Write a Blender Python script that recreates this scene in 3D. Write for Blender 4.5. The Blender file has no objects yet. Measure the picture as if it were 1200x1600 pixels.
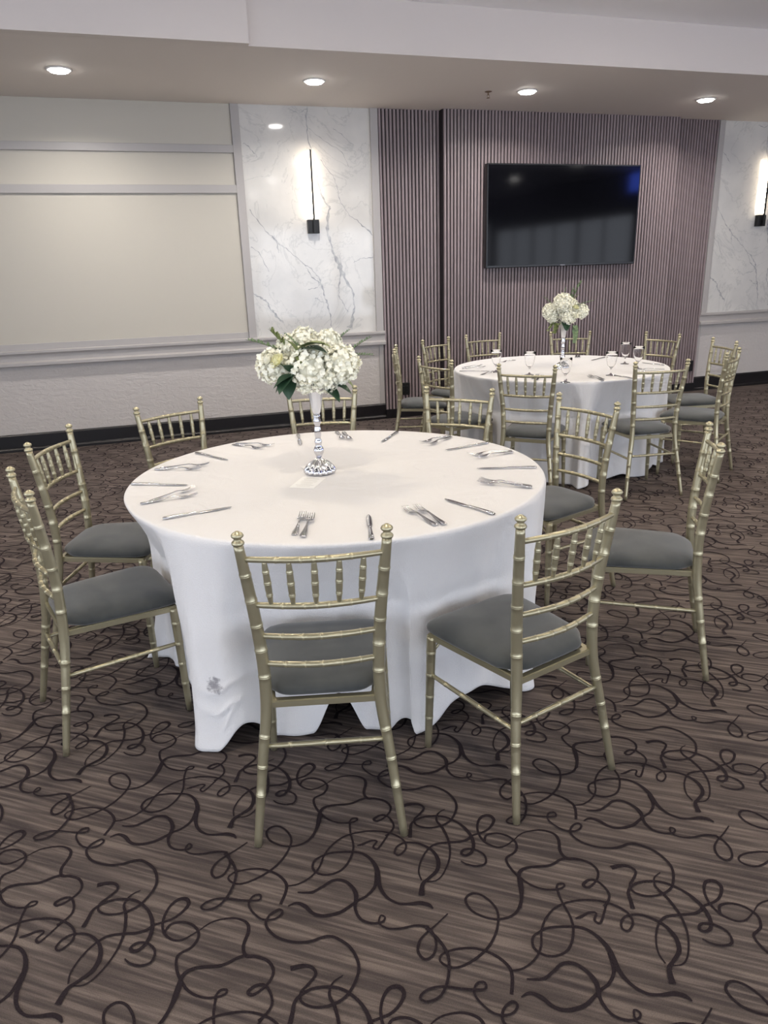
import bpy, bmesh, math, random
from mathutils import Vector, Matrix
sc = bpy.context.scene
C = sc.collection
PI = math.pi
random.seed(7)

# ------------------------------------------------------------------ camera
FPX, PITCH, ROLL, YAW, CAMH = 1136.74, -0.31875, -0.03182, -0.30005, 1.5191
cd = bpy.data.cameras.new('camera')
cam = bpy.data.objects.new('camera', cd); C.objects.link(cam)
cd.sensor_fit = 'VERTICAL'; cd.sensor_height = 36.0; cd.lens = FPX * 36.0 / 1600.0
cd.clip_start = 0.05; cd.clip_end = 100
RM = Matrix.Rotation(YAW, 3, 'Z') @ Matrix.Rotation(PI/2 + PITCH, 3, 'X') @ Matrix.Rotation(ROLL, 3, 'Z')
cam.matrix_world = Matrix.Translation((0, 0, CAMH)) @ RM.to_4x4()
sc.camera = cam

def ray(px, py): return RM @ Vector((px - 600.0, 800.0 - py, -FPX))
def on_z(px, py, z=0.0):
    """where the line of sight through a photo pixel meets the level z"""
    d = ray(px, py); t = (z - CAMH) / d.z
    return Vector((d.x*t, d.y*t, z))
def on_y(px, py, y):
    d = ray(px, py); t = y / d.y
    return Vector((d.x*t, y, CAMH + d.z*t))

# ------------------------------------------------------------------ world, exposure
sc.view_settings.view_transform = 'Standard'
sc.view_settings.look = 'None'
sc.view_settings.exposure = 0.0
sc.view_settings.gamma = 1.0
sc.view_settings.use_curve_mapping = False
w = bpy.data.worlds.new('world'); sc.world = w; w.use_nodes = True
w.node_tree.nodes['Background'].inputs[0].default_value = (.55, .62, .75, 1)
w.node_tree.nodes['Background'].inputs[1].default_value = 0.4

# light levels (watts) and tints
L_SOFFIT = 20.0
L_ROOM_FILL = 12.8  # added downlights over the room
L_FILL_UP = 33.0  # added uplighters
L_FILL, L_FILL_LEFT, L_FILL_RIGHT = 5.0, 2.9, 3.8  # emission of the added, unseen windows
WARM = (1.0, .84, .60)
NEUT = (1.0, .94, .87)
COOL = (.74, .83, 1.0)
SCONCE_E = 32.0

# ------------------------------------------------------------------ materials
def srgb(r, g, b):
    f = lambda c: (c/255/12.92) if c/255 <= .04045 else ((c/255+.055)/1.055)**2.4
    return (f(r), f(g), f(b), 1)
def mat(name, col, rough=.6, metal=0.0, spec=.5, **kw):
    m = bpy.data.materials.new(name); m.use_nodes = True
    b = m.node_tree.nodes['Principled BSDF']
    b.inputs['Base Color'].default_value = col
    b.inputs['Roughness'].default_value = rough
    b.inputs['Metallic'].default_value = metal
    b.inputs['Specular IOR Level'].default_value = spec
    for k, v in kw.items(): b.inputs[k.replace('_', ' ')].default_value = v
    return m
def NB(m): return m.node_tree.nodes, m.node_tree.links, m.node_tree.nodes['Principled BSDF']
def coords(m, scale=(1, 1, 1), rot=(0, 0, 0), kind='Object'):
    n, l, b = NB(m)
    tc = n.new('ShaderNodeTexCoord'); mp = n.new('ShaderNodeMapping')
    mp.inputs['Scale'].default_value = scale; mp.inputs['Rotation'].default_value = rot
    l.new(tc.outputs[kind], mp.inputs[0]); return mp.outputs[0]
def noise(m, vec, scale, detail=3, rough=.55, dist=0.0):
    n, l, b = NB(m); t = n.new('ShaderNodeTexNoise')
    t.inputs['Scale'].default_value = scale; t.inputs['Detail'].default_value = detail
    t.inputs['Roughness'].default_value = rough; t.inputs['Distortion'].default_value = dist
    l.new(vec, t.inputs['Vector']); return t.outputs['Fac']
def ramp(m, fac, stops):
    n, l, b = NB(m); r = n.new('ShaderNodeValToRGB'); l.new(fac, r.inputs[0])
    e = r.color_ramp.elements
    while len(e) < len(stops): e.new(.5)
    for q, (p, c) in zip(e, stops): q.position = p; q.color = c
    return r.outputs[0]
def bump(m, h, strength=.3, dist=.002):
    n, l, b = NB(m); bp = n.new('ShaderNodeBump')
    bp.inputs['Strength'].default_value = strength; bp.inputs['Distance'].default_value = dist
    l.new(h, bp.inputs['Height']); l.new(bp.outputs[0], b.inputs['Normal'])
def tocol(m, sock): n, l, b = NB(m); l.new(sock, b.inputs['Base Color'])
def mixc(m, a, bb, fac, mode='MIX'):
    n, l, b = NB(m); x = n.new('ShaderNodeMix'); x.data_type = 'RGBA'; x.blend_type = mode
    if isinstance(fac, float): x.inputs[0].default_value = fac
    else: l.new(fac, x.inputs[0])
    for i, s in ((6, a), (7, bb)):
        if isinstance(s, tuple): x.inputs[i].default_value = s
        else: l.new(s, x.inputs[i])
    return x.outputs[2]
def emit(name, col, e):
    m = bpy.data.materials.new(name); m.use_nodes = True
    n = m.node_tree.nodes; n.clear()
    o = n.new('ShaderNodeOutputMaterial'); s = n.new('ShaderNodeEmission')
    s.inputs[0].default_value = (*col, 1); s.inputs[1].default_value = e
    m.node_tree.links.new(s.outputs[0], o.inputs[0]); return m

M = {}
# carpet: fine irregular stripes running diagonally, three taupe shades
m = M['carpet'] = mat('carpet', srgb(100, 88, 84), .95, spec=.15)
v = coords(m, (1, 1, 1), (0, 0, math.radians(36)))
n_, l_, b_ = NB(m)
mp = n_.new('ShaderNodeMapping'); mp.inputs['Scale'].default_value = (3.4, 78, 1); l_.new(v, mp.inputs[0])
s1 = noise(m, mp.outputs[0], 1.0, 2, .5)
mp2 = n_.new('ShaderNodeMapping'); mp2.inputs['Scale'].default_value = (1.0, 24, 1); l_.new(v, mp2.inputs[0])
s2 = noise(m, mp2.outputs[0], 1.0, 2, .5)
g = noise(m, coords(m), 420, 2, .7)
big = noise(m, coords(m), 1.6, 2)
ca = ramp(m, s1, [(.37, srgb(62, 56, 56)), (.50, srgb(86, 78, 75)), (.63, srgb(126, 115, 108))])
cb = ramp(m, s2, [(.35, srgb(68, 61, 61)), (.50, srgb(86, 78, 75)), (.68, srgb(108, 98, 93))])
cc = mixc(m, ca, cb, .45)
cg = ramp(m, g, [(.25, (.70, .70, .70, 1)), (.75, (1.25, 1.25, 1.25, 1))])
cc = mixc(m, cc, cg, 1.0, 'MULTIPLY')
cc = mixc(m, cc, ramp(m, big, [(.3, (.9, .88, .88, 1)), (.7, (1.06, 1.05, 1.05, 1))]), 1.0, 'MULTIPLY')
tocol(m, cc); bump(m, g, .5, .003)
m = M['swirl'] = mat('carpet_swirl', srgb(42, 35, 40), .95, spec=.1)
g = noise(m, coords(m), 420, 2, .7)
tocol(m, ramp(m, g, [(.3, srgb(30, 24, 29)), (.7, srgb(48, 41, 44))])); bump(m, g, .5, .003)

m = M['wall_board'] = mat('painted_wall_board', srgb(188, 183, 172), .55)
bump(m, noise(m, coords(m), 60, 3), .04, .002)
M['trim'] = mat('grey_trim_paint', srgb(168, 164, 162), .38)
m = M['textured'] = mat('textured_plaster', srgb(192, 187, 184), .62)
hh = noise(m, coords(m, (1, 1, 1.8)), 16, 4, .6, .7); bump(m, hh, .55, .014)
M['black_base'] = mat('black_baseboard', srgb(16, 14, 18), .35)
m = M['ceiling'] = mat('soffit_paint', srgb(228, 220, 213), .7)
M['ceil_up'] = mat('upper_ceiling_paint', srgb(244, 242, 244), .8)
M['fascia'] = mat('fascia_paint', srgb(210, 202, 197), .7)
m = M['slat'] = mat('slat_board', srgb(128, 114, 116), .42)
n_, l_, b_ = NB(m)
sv = noise(m, coords(m, (60, 60, 1.5)), 1.0, 3)
tocol(m, ramp(m, sv, [(.3, srgb(132, 118, 120)), (.7, srgb(154, 140, 142))]))
M['slat_gap'] = mat('slat_backing', srgb(34, 29, 33), .7)
m = M['marble'] = mat('white_marble', srgb(232, 231, 228), .07, spec=.5)
v = coords(m)
a = noise(m, v, 1.4, 6, .6, 1.6)
b2 = noise(m, coords(m, (1.3, 1, .8), (0, .5, 0)), 2.2, 5, .6, 1.3)
va = ramp(m, a, [(.485, (1, 1, 1, 1)), (.5, (.84, .85, .86, 1)), (.515, (1, 1, 1, 1))])
vb = ramp(m, b2, [(.492, (1, 1, 1, 1)), (.5, (.95, .95, .955, 1)), (.508, (1, 1, 1, 1))])
cl = ramp(m, noise(m, v, 2.6, 3), [(.3, srgb(212, 210, 206)), (.7, srgb(196, 195, 193))])
tocol(m, mixc(m, mixc(m, cl, va, 1.0, 'MULTIPLY'), vb, 1.0, 'MULTIPLY'))
m = M['vein'] = mat('marble_vein', srgb(186, 186, 188), .07)
tocol(m, ramp(m, noise(m, coords(m), 22, 4), [(.3, srgb(134, 136, 140)), (.7, srgb(190, 190, 190))]))

m = M['gold'] = mat('champagne_gold_paint', srgb(172, 165, 138), .33, .7, Coat_Weight=.25)
M['ring'] = mat('light_champagne_ring', srgb(186, 179, 150), .33, .68)
m = M['fabric'] = mat('grey_seat_fabric', srgb(92, 95, 95), .85, spec=.2, Sheen_Weight=.35)
g = noise(m, coords(m), 9, 3)
tocol(m, ramp(m, g, [(.3, srgb(54, 57, 58)), (.7, srgb(71, 73, 72))]))
bump(m, noise(m, coords(m), 700, 2), .25, .001)
m = M['cloth'] = mat('white_linen', srgb(226, 225, 226), .75, spec=.25, Sheen_Weight=.2)
n_, l_, b_ = NB(m)
h1 = noise(m, coords(m, (1.4, 1.4, .7)), 4.5, 4, .5, 1.0)
h2 = noise(m, coords(m), 330, 2)
mm = n_.new('ShaderNodeMath'); mm.operation = 'MULTIPLY_ADD'; l_.new(h1, mm.inputs[0]); mm.inputs[1].default_value = 6.0; l_.new(h2, mm.inputs[2])
bump(m, mm.outputs[0], .40, .005)
m = M['cloth_marked'] = m.copy(); m.name = 'white_linen_with_mark'
n_, l_, b_ = NB(m)
geo = n_.new('ShaderNodeNewGeometry')
# small grey scuff, low on the front of the cloth
STAIN = Vector((.066, 2.15, .255))
vm = n_.new('ShaderNodeVectorMath'); vm.operation = 'DISTANCE'; l_.new(geo.outputs['Position'], vm.inputs[0]); vm.inputs[1].default_value = STAIN
nz = noise(m, coords(m), 45, 4, .7)
ad = n_.new('ShaderNodeMath'); ad.operation = 'MULTIPLY_ADD'; l_.new(nz, ad.inputs[0]); ad.inputs[1].default_value = .09; l_.new(vm.outputs['Value'], ad.inputs[2])
st = ramp(m, ad.outputs[0], [(.060, srgb(150, 148, 152)), (.078, srgb(226, 225, 226))])
tocol(m, st)
M['silver'] = mat('polished_silver', (.58, .58, .60, 1), .14, 1.0)
M['mercury'] = mat('silvered_glass', (.70, .70, .74, 1), .13, 1.0)
M['funnel'] = mat('frosted_silver_glass', (.90, .89, .90, 1), .16, .35, Transmission_Weight=.35)
M['glass'] = mat('clear_glass', (1, 1, 1, 1), .01, 0.0, IOR=1.18, Transmission_Weight=1.0)
m = M['petal'] = mat('ivory_petal', srgb(248, 247, 232), .65, spec=.2)
M['petal_cream'] = mat('cream_petal', srgb(243, 241, 200), .6, spec=.2)
M['leaf'] = mat('dark_green_leaf', srgb(46, 74, 52), .5)
M['leaf_olive'] = mat('olive_leaf', srgb(124, 136, 84), .5)
M['euca'] = mat('eucalyptus_leaf', srgb(122, 144, 108), .6)
M['stemg'] = mat('green_stem', srgb(84, 98, 60), .6)
M['paper'] = mat('white_card', srgb(244, 244, 243), .7)
M['print'] = mat('pale_printing', srgb(176, 172, 164), .8)
M['black'] = mat('black_metal', srgb(22, 22, 24), .4, .2)
M['tvframe'] = mat('tv_frame', srgb(16, 17, 20), .3)
M['tvscreen'] = mat('tv_screen', srgb(7, 7, 11), .07, spec=.2)
M['tvmark'] = mat('tv_maker_mark', srgb(120, 120, 126), .4, .5)
M['white_plastic'] = mat('white_plastic', srgb(232, 230, 228), .5)
M['brass'] = mat('sprinkler_metal', srgb(140, 120, 100), .35, .8)
M['lamp'] = emit('downlight_diffuser', (1.0, .96, .92), 45.0)
M['led'] = emit('sconce_led', (1.0, .84, .64), SCONCE_E)
M['sky'] = emit('daylight_in_rear_windows', (.82, .88, 1.0), L_FILL)  # glow of the added windows, used as fill
M['sky_left'] = emit('daylight_in_left_windows', (.82, .88, 1.0), L_FILL_LEFT)
M['sky_right'] = emit('daylight_in_right_windows', (.82, .88, 1.0), L_FILL_RIGHT)
M['bluescreen'] = emit('blue_screen', (.08, .16, 1.0), 11.0)  # glow of the added panel on the right wall
M['dark_ceiling'] = mat('dark_rear_ceiling', srgb(44, 42, 46), .8)
M['farwall'] = mat('far_wall_paint', srgb(178, 174, 170), .7)
M['table_wood'] = mat('plywood', srgb(150, 120, 84), .6)
M['leg_metal'] = mat('grey_table_leg', srgb(90, 90, 92), .4, .6)

# ------------------------------------------------------------------ helpers
def tag(o, label=None, cat=None, group=None, kind=None):
    if label: o['label'] = label
    if cat: o['category'] = cat
    if group: o['group'] = group
    if kind: o['kind'] = kind
    return o
def obj(name, bm, m, parent=None, smooth=False, loc=None):
    me = bpy.data.meshes.new(name); bm.normal_update(); bm.to_mesh(me); bm.free()
    for x in (m if isinstance(m, (list, tuple)) else [m]): me.materials.append(x)
    if smooth:
        for p in me.polygons: p.use_smooth = True
    o = bpy.data.objects.new(name, me); C.objects.link(o)
    if parent: o.parent = parent
    if loc: o.location = loc
    return o
def empty(name, loc=(0, 0, 0), rz=0.0):
    o = bpy.data.objects.new(name, None); C.objects.link(o)
    o.location = loc; o.rotation_euler = (0, 0, rz); o.empty_display_size = .1
    return o
def kids(o): return list(o.children)
def copy_tree(o, parent=None):
    c = o.copy(); C.objects.link(c)
    if parent: c.parent = parent
    for ch in kids(o): copy_tree(ch, c)
    return c
def box(bm, x0, x1, y0, y1, z0, z1, mi=0):
    vs = [bm.verts.new((x, y, z)) for z in (z0, z1) for y in (y0, y1) for x in (x0, x1)]
    for f in ((0, 2, 3, 1), (4, 5, 7, 6), (0, 1, 5, 4), (2, 6, 7, 3), (0, 4, 6, 2), (1, 3, 7, 5)):
        fc = bm.faces.new([vs[i] for i in f]); fc.material_index = mi
    return vs
def bevbox(bm, x0, x1, y0, y1, z0, z1, r=.002, mi=0):
    vs = box(bm, x0, x1, y0, y1, z0, z1, mi)
    es = {e for v in vs for e in v.link_edges}
    bmesh.ops.bevel(bm, geom=list(es), offset=r, segments=2, affect='EDGES', profile=.5)
def frames(pts):
    out = []; T = [(pts[min(i+1, len(pts)-1)] - pts[max(i-1, 0)]).normalized() for i in range(len(pts))]
    up = Vector((0, 0, 1)) if abs(T[0].z) < .9 else Vector((1, 0, 0))
    n = (up - T[0]*up.dot(T[0])).normalized()
    for t in T:
        n = (n - t*n.dot(t)).normalized(); out.append((n, t.cross(n)))
    return out
def tube(bm, pts, rad, seg=10, caps=True, mis=None):
    """tube along pts; rad a number or one per point"""
    pts = [Vector(p) for p in pts]
    if not isinstance(rad, (list, tuple)): rad = [rad]*len(pts)
    F = frames(pts); rings = []
    for p, r, (a, b) in zip(pts, rad, F):
        rings.append([bm.verts.new(p + (a*math.cos(2*PI*k/seg) + b*math.sin(2*PI*k/seg))*r) for k in range(seg)])
    for i in range(len(rings)-1):
        for k in range(seg):
            f = bm.faces.new((rings[i][k], rings[i][(k+1) % seg], rings[i+1][(k+1) % seg], rings[i+1][k]))
            f.smooth = True
            if mis: f.material_index = mis[i]
    if caps:
        bm.faces.new(rings[0][::-1]); bm.faces.new(rings[-1])
def lathe(bm, prof, seg=24, o=(0, 0, 0), flute=None, mi=0):
    """prof = [(r, z)...] from bottom to top about the z axis through o"""
    o = Vector(o); rings = []
    for r, z in prof:
        rings.append([bm.verts.new(o + Vector((r*math.cos(2*PI*k/seg)*(1+(flute(k, seg, z) if flute else 0)), r*math.sin(2*PI*k/seg)*(1+(flute(k, seg, z) if flute else 0)), z))) for k in range(seg)])
    for i in range(len(rings)-1):
        for k in range(seg):
            f = bm.faces.new((rings[i][k], rings[i][(k+1) % seg], rings[i+1][(k+1) % seg], rings[i+1][k])); f.smooth = True; f.material_index = mi
    if prof[0][0] > 1e-5: bm.faces.new(rings[0][::-1])
    if prof[-1][0] > 1e-5: bm.faces.new(rings[-1])
def interp(x, xs, ys):
    if x <= xs[0]: return ys[0]
    for i in range(1, len(xs)):
        if x <= xs[i]:
            t = (x-xs[i-1])/(xs[i]-xs[i-1]); return ys[i-1]+t*(ys[i]-ys[i-1])
    return ys[-1]
def catmull(P, n=8, closed=False):
    P = [Vector(p) for p in P]; out = []
    for i in range(len(P)-1):
        p0 = P[max(i-1, 0)]; p1 = P[i]; p2 = P[i+1]; p3 = P[min(i+2, len(P)-1)]
        for k in range(n):
            t = k/n
            out.append(.5*((2*p1)+(-p0+p2)*t+(2*p0-5*p1+4*p2-p3)*t*t+(-p0+3*p1-3*p2+p3)*t**3))
    out.append(P[-1]); return out
def smoothstep(a, b, x):
    t = max(0.0, min(1.0, (x-a)/(b-a))); return t*t*(3-2*t)

# ------------------------------------------------------------------ the room
WY = 7.51          # main back wall plane
ZS = 3.013         # soffit underside
ZU = 3.35          # upper ceiling
YF = 5.66          # left part of the fascia
YF2 = 5.725        # right part of the fascia, set back
XL, XR, YB = -4.0, 10.0, -6.0
SX0, SX1 = 2.375, 6.39      # slatted wall
CX0, CX1 = 3.02, 5.80       # its proud centre section
CY = WY - .12

# floor with the swirling carpet pattern woven in (ribbons of the same mesh)
Z1 = lambda x, y: (x/3.0, y/3.0 + 1160)
Z2 = lambda x, y: (x/3.0 + 300, y/3.0 + 1200)
curves = [
 (Z2, [(415,640),(440,580),(440,540),(400,500),(330,475),(250,478),(190,495),(170,520),(200,542),(250,540),(330,505),(400,455),(450,390),(465,330),(430,285),(385,275),(350,300),(365,340),(420,365),(480,367),(540,345),(580,295),(595,230),(610,195),(650,178),(740,170),(790,150),(820,142)],
  [1.2,1.2,1.2,1.1,1,.9,.8,.8,.9,.9,1,1,.9,.9,.9,1,1,.9,.9,.9,1,1.2,1.4,1.5,1.2,1.1,1.1,1.2]),
 (Z2, [(30,765),(80,730),(130,712),(200,705),(255,725),(265,765),(242,830),(245,868),(262,884),(300,885),(355,905),(382,950),(365,1000),(320,1045),(280,1066),(264,1050),(300,1022),(340,1020),(368,1058),(375,1110),(345,1160),(310,1188)],
  [.4,.6,.7,.9,1.1,1.3,1.2,1.2,1.5,1.3,1.1,1,.9,.9,1.1,1.2,1.1,1,.9,.9,.9,.9]),
 (Z2, [(928,300),(905,335),(880,370),(865,382),(850,370),(866,345),(840,342),(800,358),(775,365)], [.8,.8,.9,1,.9,.8,.9,1.2,.6]),
 (Z1, [(720,857),(800,832),(850,800),(884,760),(872,735),(832,740),(790,780),(764,840),(770,895),(810,927),(860,925),(930,885)],
  [1,1,1.1,1.4,1.7,1.3,1,1,1,.9,.7,.5]),
 (Z1, [(770,895),(800,855),(858,843),(910,862),(932,905),(900,960),(835,1000),(828,1060),(850,1122),(890,1172),(950,1197),(1010,1197),(1055,1182),(1062,1162),(1030,1166),(1004,1205)],
  [1,1,1,1,1,1,1,1,1.1,.9,.8,.8,.8,.8,.8,.9]),
 (Z2, [(740,255),(742,300),(757,370),(740,430),(700,480),(640,502),(590,495),(566,470),(576,435),(610,415),(650,400),(720,395),(790,400),(838,430),(868,480),(880,555),(910,605),(960,635),(1010,640),(1070,635),(1110,645),(1130,662)],
  [.9,.9,.9,.9,.9,.9,1,1,.9,.9,.9,1,1.1,1.3,1.9,1.6,1.2,1,1.1,1.7,1.6,.5]),
 (Z2, [(866,490),(858,555),(820,600),(780,622),(740,650),(690,680),(620,695),(570,685),(530,650),(490,635),(450,650)],
  [1.7,1.3,1,1.1,1.3,1.4,1.4,1.3,1.6,1.2,.4]),
 (Z2, [(445,555),(500,545),(560,510),(598,465),(620,410),(660,360),(720,320),(800,300),(880,298),(950,315),(995,345),(1002,380),(972,410),(950,400),(962,370),(1000,352),(1060,355),(1120,385),(1152,430),(1150,480),(1110,520),(1082,548),(1076,600)],
  [.6,.7,.8,.8,.8,.8,.8,.8,.8,.9,.9,.8,.8,.8,.8,.8,.9,1.2,1.7,1.6,1.2,1.6,2.4]),
 (Z1, [(320,1135),(332,1080),(380,1010),(440,950),(500,912),(570,900),(640,895),(690,880),(720,857)], [.6,.6,.7,.8,1,1.1,1.1,1.2,1.2]),
 (Z1, [(330,1143),(390,1140),(450,1100),(520,1020),(562,950),(585,880),(590,810),(582,765),(610,722),(660,695)], [.5,.5,.6,.7,.9,1.1,1.2,1,.6,.3]),
 (Z1, [(455,672),(500,662),(540,665),(552,690),(510,727),(470,757),(462,790),(500,808),(560,805),(640,775),(700,720),(735,660),(725,600),(685,565),(640,555),(560,575),(490,575),(430,555),(405,515),(430,480),(475,458),(486,470),(450,492),(400,495),(370,475),(358,440),(385,410),(415,405),(405,424),(340,425),(260,418),(200,428),(160,450),(180,461),(240,442),(300,390),(340,330),(338,285),(315,252)],
  [1.9,1.6,1.2,1,1,.9,.9,.9,.9,1,1,1.1,1.1,1.1,1.1,1.1,1,1,1,.9,.9,.9,.8,.8,.8,.8,.8,.8,.8,.8,.8,.8,.8,.8,.9,1,1.1,1.1,1]),
 (Z2, [(260,350),(200,390),(150,420),(110,452),(92,490),(110,516),(150,500),(176,458),(175,420),(162,400)], [.5,.6,.8,.9,1,1,.9,.9,.9,.9]),
 (Z2, [(495,585),(560,585),(610,560),(660,530),(710,530),(750,560),(770,600),(765,660),(790,710),(840,730),(890,725),(905,705),(885,695),(878,732),(920,755),(980,755),(1050,742),(1110,748)],
  [.5,1.1,1.1,1.2,1.2,1.4,1.8,1.2,1,.9,.8,.7,.7,.7,.7,.8,.9,1]),
 (Z1, [(390,870),(412,832),(440,785),(500,750),(570,737),(640,745),(695,790),(715,850),(705,910),(670,962),(630,982),(612,970),(640,945),(690,945),(727,980),(710,1032),(660,1050),(610,1040),(585,1018)],
  [1.7,1.4,1.1,1,1,1,1.1,1.5,1.5,1.3,1.2,1.1,1,.9,.9,.9,.9,.8,.5]),
 (Z1, [(850,1122),(828,1190),(795,1255),(757,1318)], [1.5,1.4,1.3,1.1]),
]
LA, LB = Vector((.440, -.410, 0)), Vector((.4225, .421, 0))
bm = bmesh.new()
fx0, fx1, fy0, fy1 = XL, XR, YB, WY
v4 = [bm.verts.new(p) for p in ((fx0, fy0, 0), (fx1, fy0, 0), (fx1, fy1, 0), (fx0, fy1, 0))]
bm.faces.new(v4)
BW = .0034
tiles = []
for ci, (Z, pts, ws) in enumerate(curves):
    P = [on_z(*Z(*p)) for p in pts]
    Q = catmull(P, 5); Wd = []
    for i in range(len(P)-1):
        for k in range(5): Wd.append(ws[i]+(ws[i+1]-ws[i])*k/5)
    Wd.append(ws[-1])
    L, R = [], []
    for i, q in enumerate(Q):
        t = (Q[min(i+1, len(Q)-1)]-Q[max(i-1, 0)]).normalized(); nn = Vector((-t.y, t.x, 0))
        hw = BW*Wd[i]
        L.append(q+nn*hw); R.append(q-nn*hw)
    tiles.append((L, R, .0005+ci*.00013))
for i in range(-14, 18):
    for j in range(-14, 20):
        off = LA*i + LB*j
        c = Vector((.4, 1.5, 0)) + off
        if not (-2.6 < c.x < 9.5 and .2 < c.y < WY-.15 and c.x > -.9-.45*c.y): continue
        if c.x > 1.2+1.15*c.y: continue
        for L, R, z in tiles:
            pv = None
            zz = z
            for a, b in zip(L, R):
                zz += .000012
                pa, pb = a+off, b+off
                if max(pa.y, pb.y) > WY-.01 or min(pa.y, pb.y) < .15: pv = None; continue
                cur = (bm.verts.new((pa.x, pa.y, zz)), bm.verts.new((pb.x, pb.y, zz)))
                if pv:
                    f = bm.faces.new((pv[1], cur[1], cur[0], pv[0])); f.material_index = 1
                pv = cur
tag(obj('floor', bm, [M['carpet'], M['swirl']]), kind='structure')

def struct(name, bm, m): return tag(obj(name, bm, m), kind='structure')
def sbox(name, m, *a, bev=0):
    bm = bmesh.new()
    (bevbox(bm, *a, r=bev) if bev else box(bm, *a)); return struct(name, bm, m)

# back wall: painted board and the plaster dado (left), marble, slats, marble (right)
sbox('wall_back_left', M['wall_board'], XL, .97, WY, WY+.1, .86, ZS)
sbox('wall_back_dado_left', M['textured'], XL, SX0, WY, WY+.1, 0, .86)
sbox('wall_back_dado_right', M['textured'], SX1, XR, WY, WY+.1, 0, .86)

vein_src = [
 ([(960,325),(957,380),(962,430),(985,520),(1000,600),(1030,650)], [2,2,1.5,1.5,2,3]),
 ([(1030,650),(1022,700),(1028,745),(1045,800),(1060,830),(1075,865),(1100,910),(1106,950),(1103,985),(1093,1025)], [3,5,4,2.5,6,5,3,2.5,4,9]),
 ([(1042,790),(1060,830),(1068,850)], [2,9,3]),
 ([(1064,840),(1060,890),(1058,920),(1070,945),(1088,975)], [4,2,1.5,1.5,1.2]),
 ([(946,824),(965,835),(990,860),(1003,885),(1012,920),(1022,948),(1030,980),(1036,1020)], [1.6,1.6,1.6,3,2,2.6,2,1.4]),
 ([(955,835),(975,865),(998,885)], [1,1.6,2]),
 ([(962,905),(985,900),(1003,887)], [1.3,1,1]),
 ([(985,930),(1000,940),(1020,948)], [2.2,1.4,1]),
 ([(790,915),(812,930),(830,940),(845,965),(862,985),(885,1010)], [1.5,3,2.5,2.5,4,2]),
 ([(1000,500),(1035,545),(1050,575),(1060,620),(1085,665),(1115,690),(1140,712),(1168,738)], [1,1,1,1.2,1,1.2,2,2]),
 ([(1170,806),(1140,806),(1118,812),(1104,822)], [1.2,1.2,1,.8]),
 ([(780,655),(820,710),(850,740),(880,768),(910,790),(946,824)], [1.2,1.2,1.6,1.6,1,1]),
 ([(850,740),(865,760),(870,790)], [2,1.6,1]),
 ([(760,447),(785,468),(803,492)], [1.4,1.1,.8]),
 ([(785,770),(815,800),(840,850)], [1.2,1,.8]),
 ([(1062,790),(1063,820),(1066,850)], [1,1.4,1.4]),
 ([(905,345),(935,352),(958,340)], [1.5,1,.8]),
 ([(965,400),(1010,440),(1060,470),(1090,520)], [.6,.7,.7,.5]),
 ([(1040,400),(1070,425),(1105,455)], [.6,.8,.5]),
]
def marble(name, x0, x1, dx):
    bm = bmesh.new()
    box(bm, x0, x1, WY-.008, WY+.1, .93, ZS)
    vy = WY-.0084
    for pts, ws in vein_src:
        vy -= .0001
        P = [on_y(x/2.0, y/2.0, WY) + Vector((dx, 0, 0)) for x, y in pts]
        # small wander so the veins look natural
        Q = catmull(P, 10); pv = None; rr = random.Random(len(pts)*13+int(pts[0][0]))
        ph = [rr.uniform(0, 6.28) for _ in range(4)]
        for i, q in enumerate(Q):
            t = (Q[min(i+1, len(Q)-1)]-Q[max(i-1, 0)]).normalized(); nn = Vector((-t.z, 0, t.x))
            k = min(int(i/10), len(ws)-2); wd = ws[k]+(ws[k+1]-ws[k])*((i/10)-k)
            s = i/10.0
            wb = (.004*math.sin(s*5+ph[0])+.003*math.sin(s*13+ph[1]))
            hw = wd*.0036*(1+.5*math.sin(s*9+ph[2])*.8)*.75
            c = q + nn*wb
            if not (x0 < c.x < x1 and .93 < c.z < ZS): pv = None; continue
            a, b = c+nn*hw, c-nn*hw
            cur = (bm.verts.new((a.x, vy, a.z)), bm.verts.new((b.x, vy, b.z)))
            if pv:
                f = bm.faces.new((pv[0], cur[0], cur[1], pv[1])); f.material_index = 1
            pv = cur
    bmesh.ops.recalc_face_normals(bm, faces=bm.faces)
    return struct(name, bm, [M['marble'], M['vein']])
marble('wall_marble_left', 1.045, 2.30, 0)
marble('wall_marble_right', 6.46, 7.72, 5.41)
marble('wall_marble_far_right', 7.72, 8.98, 6.67)

def slat_wall(name, x0, x1, yface, returns=0):
    bm = bmesh.new()
    box(bm, x0, x1, yface+.02, WY+.1, .0, ZS, 1)
    n = round((x1-x0)/.0372); p = (x1-x0)/n
    for i in range(n):
        a = x0 + p*i + p*.22
        vs = box(bm, a, a+p*.60, yface, yface+.022, .0, ZS, 0)
        es = [e for v in vs for e in v.link_edges if abs(e.verts[0].co.z-e.verts[1].co.z) > 1 and min(e.verts[0].co.y, e.verts[1].co.y) < yface+.001]
        bmesh.ops.bevel(bm, geom=list(set(es)), offset=.005, segments=2, affect='EDGES')
    if returns:
        for k in range(2):
            box(bm, x0-.004, x0+.012, yface+.03+k*.045, yface+.055+k*.045, 0, ZS, 0)
            box(bm, x1-.012, x1+.004, yface+.03+k*.045, yface+.055+k*.045, 0, ZS, 0)
    return struct(name, bm, [M['slat'], M['slat_gap']])
slat_wall('wall_slatted_left', SX0, CX0, WY-.03)
slat_wall('wall_slatted_centre', CX0, CX1, CY, 0)
slat_wall('wall_slatted_right', CX1, SX1, WY-.03)

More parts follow.
